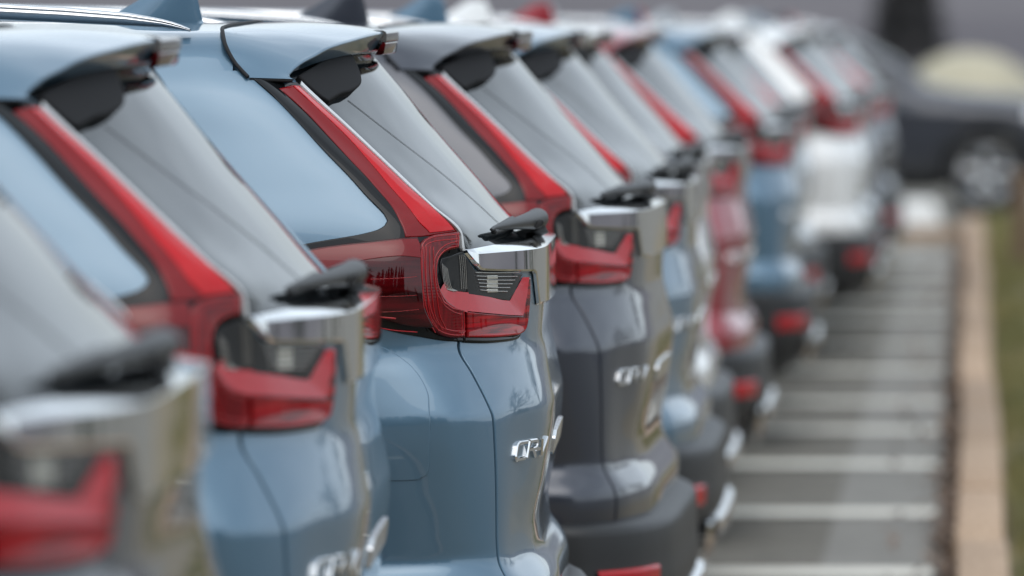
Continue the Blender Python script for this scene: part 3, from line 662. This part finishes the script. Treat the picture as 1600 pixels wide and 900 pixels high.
for side in (0, 1):
    for u in WHEEL_U:
        def b_arch(mb):
            th = np.linspace(R(-8), R(188), 40); rows = []
            for r, y in ((.455,.0),(.450,-.012),(.40,-.014),(.385,-.006),(.383,.06),(.45,.25)):
                z = .36+r*np.sin(th); x = u+r*np.cos(th); base = np.interp(z, SECW, SECV)
                rows.append(np.stack([x, base+y, z], 1))
            grid(mb, np.array(rows), out=(0,-1,0))
        m_ = near(b_arch); part('wheel_arch_cladding', m_.mirror() if side else m_, M_plastic)
    def b_sill(mb):
        P = np.array([[(x, v, w) for v, w in ((.02,.47),(.008,.46),(.008,.36),(.03,.29),(.15,.25))] for x in np.linspace(WHEEL_U[1]+.44, WHEEL_U[0]-.44, 8)]); grid(mb, P, out=(0,-1,0))
    m_ = near(b_sill); part('sill_cladding', m_.mirror() if side else m_, M_plastic)
def side_win(a0, a1, b0, b1, wl, wh):
    def f(mb):
        P = []
        for s in np.linspace(0,1,10):
            row = []
            for k in np.linspace(0,1,24):
                u = (a0+(a1-a0)*k)*(1-s)+(b0+(b1-b0)*k)*s; w = wl+(wh-wl)*s; row.append((u, shell_v(min(u,-1.5) if u > -1.5 else u, w)-.004, w))
            P.append(row)
        grid(mb, np.array(P), out=(0,-1,.3))
    return f
for side in (0, 1):
    for a in ((-1.30,-.98,-1.30,-1.12,1.24,1.53),(-2.04,-1.34,-2.04,-1.34,1.13,1.555),(-2.90,-2.10,-2.35,-2.10,1.13,1.525)):
        m_ = near(side_win(*a)); part('side_window', m_.mirror() if side else m_, M_glass)
    def b_mirror(mb):
        rows = []
        for s, k in ((0,.35),(.12,.8),(.3,1),(.6,1),(.85,.85),(1,.4)):
            th = np.linspace(0,2*math.pi,14,endpoint=False); rows.append(np.stack([-2.66-.05*s+.085*k*np.cos(th)*.8, np.full(14,.03-.24*s), 1.17+.075*k*np.sin(th)],1))
        P = np.array(rows); c = P.mean((0,1)); n = P-c; n /= np.linalg.norm(n,axis=2,keepdims=True); mb.add(P, gfaces(6,14,False,True), n)
        mb.add(P[-1], [tuple(range(14))], np.tile((0,-1,0),(14,1)))
    m_ = near(b_mirror); part('wing_mirror', m_.mirror() if side else m_, PAINT['blue grey'], painted=True)
    def b_head(mb):
        P = []
        for s in np.linspace(0,1,6):
            P.append([(u, shell_v(u, w)-.006, w) for u in np.linspace(-4.50,-3.98,14) for w in [(.80+.03*(u+4.5)/.5)+s*np.interp(u,[-4.5,-3.98],[.085,.13])]])
        grid(mb, np.array(P), out=(-.5,-1,0))
    m_ = near(b_head); part('headlight', m_.mirror() if side else m_, M_headl)
def b_screen(mb):
    P = []
    for u in np.linspace(-3.05,-2.30,16):
        v, w = shell(u); vv = np.linspace(.30+.06*(-2.30-u)*-1, HALF, 14); P.append([(u, q, float(np.interp(q, v[14:], w[14:]))+.005) for q in vv])
    grid(mb, np.array(P), out=(-.5,0,1))
part('windscreen', both(b_screen), M_glass)
def b_grille(mb):
    box(mb, -4.66, -4.60, .55, 2*HALF-.55, .62, .80, .012); box(mb, -4.655, -4.60, .45, 2*HALF-.45, .34, .50, .012)
part('grille', near(b_grille), M_gloss)

GROUP = "cars parked side by side along the kerb"
_n = [0]
def place_car(x, y, s, colour, label, group=GROUP, turn=0., z=0., scale=(1,1,1)):
    root = bpy.data.objects.new('parked_car', None); sc.collection.objects.link(root); root.empty_display_size = .3
    root.location = (x, y, z); root.scale = scale; root.rotation_euler = (0, 0, math.asin(s)+turn)
    tag(root, label, 'car', group); objs = []
    for (nm, me, par, painted, lab) in CAR:
        o = bpy.data.objects.new(nm, me); sc.collection.objects.link(o)
        o.parent = root if par is None else objs[par]
        if lab: o['label'] = lab
        if painted:
            o.material_slots[0].link = 'OBJECT'; o.material_slots[0].material = PAINT[colour]
        objs.append(o)
    return root
# ------------------------------------------------------------------ setting
M_asph = mat('asphalt', (.10,.10,.10), .85); noise_col(M_asph, (.115,.108,.092), (.205,.190,.158), 6, 10, .3, .72); bump(M_asph, 160, .5, .01)
M_conc = mat('pale_concrete', (.2,.2,.19), .8); noise_col(M_conc, (.18,.173,.155), (.245,.235,.21), 4, 10, .3, .7); bump(M_conc, 90, .3, .008)
M_line = mat('worn_white_paint', (.8,.8,.76), .6); noise_col(M_line, (.60,.58,.50), (.80,.775,.68), 9, 8, .25, .5)
M_timber = mat('weathered_timber', (.4,.28,.18), .75); noise_col(M_timber, (.34,.225,.140), (.50,.355,.235), 3, 8, .3, .7, stretch=(14,1,14)); bump(M_timber, 40, .4, .01)
M_soil = mat('verge_soil', (.12,.09,.05), .95); noise_col(M_soil, (.15,.125,.085), (.24,.20,.13), 5, 8, .3, .7); bump(M_soil, 25, .8, .04)
M_grassA = mat('grass_blade', (.10,.13,.03), .6); noise_col(M_grassA, (.115,.125,.038), (.27,.235,.09), 2.5, 4, .35, .65)
M_leaf = mat('dry_leaf', (.25,.13,.07), .7); noise_col(M_leaf, (.085,.062,.045), (.28,.20,.15), 7, 3, .3, .7)
M_hill = mat('wooded_hillside', (.10,.085,.09), .95); noise_col(M_hill, (.072,.062,.070), (.125,.112,.116), .018, 10, .35, .65)
M_bark = mat('bark', (.09,.07,.055), .9); bump(M_bark, 12, .6, .03)
M_needle = mat('conifer_needles', (.02,.028,.018), .7); noise_col(M_needle, (.014,.020,.013), (.045,.055,.035), .8, 4, .3, .7)
M_far = mat('faded_conifer', (.06,.057,.06), .9); noise_col(M_far, (.045,.045,.046), (.085,.08,.08), .8, 4)
M_twig = mat('bare_twigs', (.10,.08,.06), .9)
N_, L__, b_ = nodes(M_timber); oi = N_.new("ShaderNodeObjectInfo"); hs = N_.new("ShaderNodeHueSaturation"); mr = N_.new("ShaderNodeMapRange"); mr.inputs['To Min'].default_value = .72; mr.inputs['To Max'].default_value = 1.12
src_ = b_.inputs['Base Color'].links[0].from_socket; L__.new(oi.outputs['Random'], mr.inputs['Value']); L__.new(mr.outputs['Result'], hs.inputs['Value']); L__.new(src_, hs.inputs['Color']); L__.new(hs.outputs['Color'], b_.inputs['Base Color'])
M_post = mat('post_timber', (.13,.09,.06), .85); noise_col(M_post, (.10,.065,.04), (.20,.14,.09), 4, 8, .3, .7, stretch=(8,8,1))
M_block = mat('white_painted_concrete', (.75,.75,.72), .7); noise_col(M_block, (.60,.60,.56), (.82,.82,.80), 6, 8, .25, .55); bump(M_block, 40, .3, .01)
def structure(name, mb, m): return tag(link(name, mb.mesh(name, m)), kind='structure')
# ground, one sheet to the horizon
mb = MB(); e = 1400
xs = np.r_[-e,-300,-60,-12,-6,0,6,12,60,300,e]; ys = np.r_[-e,-300,-40,0,20,40,60,80,150,400,e]
mb.add([(x,y,0) for y in ys for x in xs], gfaces(len(ys),len(xs)), np.tile((0,0,1),(len(xs)*len(ys),1))); structure('car_park_asphalt', mb, M_asph)
KX = lambda y: -.0185+.00035*(y-20)           # left edge of the timber kerb
mb = MB(); Y = np.linspace(-4,55.6,60)
mb.add([p for y in Y for p in ((KX(y)-.425,y,.004),(KX(y)+.005,y,.004))], gfaces(60,2), np.tile((0,0,1),(120,1))); structure('concrete_gutter', mb, M_conc)
LINES = [5.9,8.6,11.1,13.6,16.1,18.65,21.2,23.82,26.45,28.7,30.85,33.75,36.4,39.6,42.0,44.6,47.3,50.0,52.6]
for y in LINES:
    mb = MB(); w = .155; x = np.linspace(-5.2,-.10,24)
    mb.add([p for q in x for p in ((q,y-w,.008),(q,y+w,.008))], gfaces(24,2), np.tile((0,0,1),(48,1))); structure('parking_line', mb, M_line)
# timber kerb: one thing, its timbers are parts
kerb = tag(bpy.data.objects.new('timber_kerb', None), 'long straight kerb of tan timbers between the asphalt and the grass verge', 'kerb'); sc.collection.objects.link(kerb)
mb = MB(); box(mb, 0, .150, 0, 2.372, -.05, .12, .012); me_t = mb.mesh('timber', M_timber)
for k in range(25):
    y = -3+2.4*k
    if y+2.4 > 57: break
    o = link('timber', me_t, kerb, (KX(y)+rng.normal(0,.009), y, rng.normal(0,.006)), (0,0,-.00035+rng.normal(0,.003)))
mb = MB(); box(mb, -2.2, .02, 0, .15, -.05, .13, .012)
ek = tag(link('timber_kerb', mb.mesh('end_timber', M_timber), None, (-.06, 53.7, 0)), 'brown timber laid across the far end of the asphalt strip', 'kerb')
# verge
mb = MB(); X = np.r_[.128,.2,.35,.6,1,1.6,2.4,2.7,3.0,3.3]; Yv = np.linspace(-6,58,120)
P = np.zeros((120,len(X),3))
for i, y in enumerate(Yv):
    for j, x in enumerate(X):
        P[i,j] = (x+(KX(y)+.018 if j < 2 else 0), y, .05+.05*min(1,(x-.12)*4)+.03*math.sin(y*1.7+x*3)*min(1,(x-.1)*3)+.02*math.sin(y*4.1+x*7)*min(1,(x-.1)*3)-.20*max(0,x-2.4))
mb2 = MB(); grid(mb2, P, out=(0,0,1)); structure('grass_verge', mb2, M_soil)
mb = MB(); V = []; F = []; N = []
for k in range(26000):
    y = 14+44*rng.random()**1.0; x = KX(y)+.16+abs(rng.normal(0,.30)); z = .05+.05*min(1,(x-.12)*4); h = .03+.07*rng.random()*(1 if math.sin(y*.9)+math.sin(y*2.3+1) > -.6 else .35); a = rng.random()*6.28; l = rng.normal(0,.03,2)
    c = len(V); V += [(x-.004*math.cos(a),y-.004*math.sin(a),z-.02),(x+.004*math.cos(a),y+.004*math.sin(a),z-.02),(x+l[0],y+l[1],z+h)]; F.append((c,c+1,c+2))
mb.add(V, F); tag(link('verge_grass', mb.mesh('verge_grass', M_grassA)), kind='stuff')
# leaf litter along the kerb
mb = MB(); V = []; F = []
for k in range(5200):
    y = 12+44*rng.random(); x = KX(y)-abs(rng.normal(0,.030))-.002
    if rng.random() < .05: x -= .25*rng.random()
    if abs(y-22.4) < .5 and rng.random() < .7: x -= .05*rng.random()
    z = .012+.02*rng.random(); s = .012+.016*rng.random(); a = rng.random()*6.28; t = rng.normal(0,.5,2)
    d1 = np.array((math.cos(a),math.sin(a),t[0]))*s; d2 = np.array((-math.sin(a),math.cos(a),t[1]))*s*.6; p = np.array((x,y,z+abs(t[0])*s+abs(t[1])*s*.6)); c = len(V)
    V += [p-d1, p-d2, p+d1, p+d2]; F.append((c,c+1,c+2,c+3))
mb.add(V, F); tag(link('leaf_litter', mb.mesh('leaf_litter', M_leaf)), kind='stuff')
# things beyond the end of the strip
def block(name, x0, x1, y, h, sl, dep, label):
    import bmesh
    bm = bmesh.new(); v = [bm.verts.new(q) for q in ((x0,0,0),(x1,0,0),(x1,dep,0),(x0,dep,0),(x0+sl*.3,.04,h),(x1-sl,.04,h),(x1-sl,dep-.04,h),(x0+sl*.3,dep-.04,h))]
    for q in ((3,2,1,0),(4,5,6,7),(0,1,5,4),(1,2,6,5),(2,3,7,6),(3,0,4,7)): bm.faces.new([v[i] for i in q])
    bmesh.ops.bevel(bm, geom=bm.edges[:], offset=.03, segments=3, affect='EDGES', profile=.5)
    me = bpy.data.meshes.new(name); bm.to_mesh(me); bm.free(); me.materials.append(M_block); me.shade_smooth(); me.set_sharp_from_angle(angle=R(40))
    return tag(link(name, me, None, (0,y,0)), label, 'concrete block')
block('concrete_block', -.62, -.13, 54.9, .30, .12, .5, 'low white painted concrete block with sloping end, in front of the black car')
mb = MB(); box(mb, -.065, .065, -.065, .065, -.1, .72, .012)
tag(link('wooden_post', mb.mesh('wooden_post', M_post), None, (.375,46,0)), 'square brown wooden post standing in the grass beside the kerb', 'post')
# hills all round the horizon
mb = MB(); th = np.linspace(0,2*math.pi,181); rr = [260,330,420,520,640,800,1000]; P = np.zeros((len(rr),181,3))
for j, a in enumerate(th):
    k = 1+.25*math.sin(2*a+1)+.18*math.sin(5*a+.4)+.08*math.sin(11*a)+.04*math.sin(23*a)
    for i, r in enumerate(rr): P[i,j] = (r*math.cos(a), r*math.sin(a), -1+(0,3,9,17,26,36,40)[i]*k+(rng.normal(0,.5) if i and 0 < j < 180 else 0))
P[:,180] = P[:,0]; grid(mb, P, out=(0,0,1)); structure('hillside', mb, M_hill)
# trees
def conifer(x, y, h, r, label, n=5200):
    root = tag(bpy.data.objects.new('conifer_tree', None), label, 'tree'); sc.collection.objects.link(root); root.location = (x,y,0)
    mb = MB(); tube(mb, [(0,0,-.2),(0,0,h*.5),(0,0,h)], [r*.10,r*.06,r*.01], 8); link('trunk', mb.mesh('trunk', M_bark), root)
    mb = MB(); V = []; F = []
    for k in range(n):
        f = rng.random()**.8; z = h*(.08+.92*f); rad = r*(1-f)**.75*(.45+.55*rng.random())+.05; a = rng.random()*6.28
        p = np.array((rad*math.cos(a), rad*math.sin(a), z-.25*rad)); s = h*.035*(.6+.8*rng.random()); d = np.array((math.cos(a), math.sin(a), -.35))*s; q = np.array((-math.sin(a), math.cos(a), rng.normal(0,.3)))*s*.45; c = len(V)
        V += [p-d*.6, p+q, p+d, p-q]; F.append((c,c+1,c+2,c+3))
    mb.add(V, F); link('crown', mb.mesh('crown', M_far), root)
def bare_tree(x, y, h, label, group=None):
    root = tag(bpy.data.objects.new('bare_tree', None), label, 'tree', group); sc.collection.objects.link(root); root.location = (x,y,0)
    mb = MB(); mt = MB()
    def br(p, d, l, r, dep):
        q = p+d*l*.5+rng.normal(0,.04,3)*l; e = q+d*l*.5+rng.normal(0,.05,3)*l; tube(mb if dep < 2 else mt, [p,q,e], [r,r*.85,r*.7], 6 if dep < 2 else 4, False)
        if dep < 4:
            for k in range(4 if dep else 6):
                dd = d+rng.normal(0,.55,3)+np.array((0,0,.12)); dd /= np.linalg.norm(dd); br(p+(e-p)*(.45+.55*rng.random()), dd, l*(.55+.2*rng.random()), r*.5, dep+1)
    br(np.array((0,0,-.1)), np.array((0,0,1.)), h*.38, h*.022, 0)
    link('trunk', mb.mesh('trunk', M_bark), root); link('crown', mt.mesh('crown', M_twig), root)
conifer(-2.05, 250, 7.5, 1.5, 'tall dark narrow conifer against the purple hillside')
TG = "bare trees along the verge"
for x, y, h, lab in ((13,31,8,'smaller bare brown winter tree beyond the grass verge to the right'),(15,47,10,'taller bare brown winter tree beyond the grass verge, farther along')):
    bare_tree(x, y, h, lab, TG)
# evergreen wood behind the viewer and off to the right: closes the horizon there, mirrored in the cars
mb = MB(); V = []; F = []
spots = [(x+rng.normal(0,.7), -28-9*rng.random(), 15+5*rng.random()) for x in np.arange(-50,42,1.5)]+[(26+7*rng.random(), y+rng.normal(0,1), 2.6+1.8*rng.random()) for y in np.arange(-22,150,5.2)]
for x, y, h in spots:
    r = h*.20; c = len(V); V += [(x,y,h)]+[(x+r*.7*math.cos(a),y+r*.7*math.sin(a),h*.06) for a in np.linspace(0,2*math.pi,9)[:-1]]; F += [(c,c+1+k,c+1+(k+1) % 8) for k in range(8)]
    for k in range(330):
        f = rng.random()**.8; z = h*(.06+.94*f); rad = r*(1-f)**.8*(.5+.5*rng.random())+.06; a = rng.random()*6.28
        p = np.array((x+rad*math.cos(a), y+rad*math.sin(a), z-.2*rad)); q = h*.035*(.6+.8*rng.random()); d = np.array((math.cos(a), math.sin(a), -.4))*q; e = np.array((-math.sin(a), math.cos(a), rng.normal(0,.3)))*q*.5; c = len(V)
        V += [p-d*.6, p+e, p+d, p-e]; F.append((c,c+1,c+2,c+3))
mb.add(V, F); tag(link('evergreen_wood', mb.mesh('evergreen_wood', M_needle)), kind='stuff')
# cream sheeted heap beyond the black car
mb = MB(); th = np.linspace(0,2*math.pi,49); P = []
for f in np.linspace(0,1,16):
    rr_ = .95*math.sin(f*math.pi/2)**.9 if f else .001
    P.append([(rr_*(1+.05*math.sin(5*a+2*f)+.03*math.sin(11*a))*math.cos(a), rr_*(1+.05*math.sin(4*a))*math.sin(a)*1.3, 1.40*math.cos(f*math.pi/2)**.8-.02) for a in th])
P = np.array(P); grid(mb, P, out=(0,0,1)); M_sheet = mat('cream_sheet', (.44,.40,.29), .7); bump(M_sheet, 6, .5, .05)
tag(link('sheeted_heap', mb.mesh('sheeted_heap', M_sheet), None, (.05, 86, 0)), 'rounded cream coloured heap beyond the bonnet of the black car', 'heap')
# ------------------------------------------------------------------ the row of cars
def carpos(n): return 11.9+2.57*(n-2)
ROW = [ # n, x, s, colour, label
 (0, -.823, .030, 'dark grey', 'dark grey SUV nearest the camera, badly out of focus at the left edge'),
 (1, -.8275, .040, 'blue grey', 'blue grey SUV second from the camera, softly blurred at the left'),
 (2, -.7197, .0349, 'blue grey', 'blue grey SUV in sharp focus, third in the row'),
 (3, -.678, -.010, 'dark grey', 'dark grey SUV parked just behind the sharply focused blue grey one'),
 (4, -.675, .007, 'blue grey', 'blue grey SUV between the dark grey SUV and a white one'),
 (5, -.735, .010, 'white', 'white SUV half hidden between the blue grey SUV and the red one'),
 (6, -.700, .010, 'red', 'red SUV in the middle of the row'),
 (7, -.84, .010, 'silver', 'silver SUV mostly hidden just behind the red one'),
 (8, -0.655, .010, 'blue grey', 'blue grey SUV far down the row with its whole tailgate in view'),
 (9, -0.750, .010, 'red', 'red SUV mostly hidden behind the far blue grey SUV'),
 (10, -0.720, .010, 'silver', 'silver SUV mostly hidden in front of the far white SUV'),
 (11, -0.500, .010, 'white', 'white SUV far down the row, sticking out towards the kerb'),
 (12, -0.490, .010, 'silver', 'silver SUV just behind the far white SUV'),
 (13, -0.520, .010, 'blue grey', 'blue grey SUV almost hidden near the end of the row'),
 (14, -0.440, .010, 'dark grey', 'dark grey SUV last but two in the row'),
 (15, -0.500, .010, 'white', 'white SUV last but one in the row'),
 (16, -0.530, .010, 'red', 'red SUV last in the row'),
]
for n, x, s, c, lab in ROW: place_car(x, carpos(n), s, c, lab, z=-.009 if n == 1 else 0)
# black car parked across the far end, facing right: wheel arch and bonnet in view
place_car(-3.42, 63.6, 0.0, 'black', 'black car parked side on across the far end, bonnet pointing right', group=None, turn=math.pi)
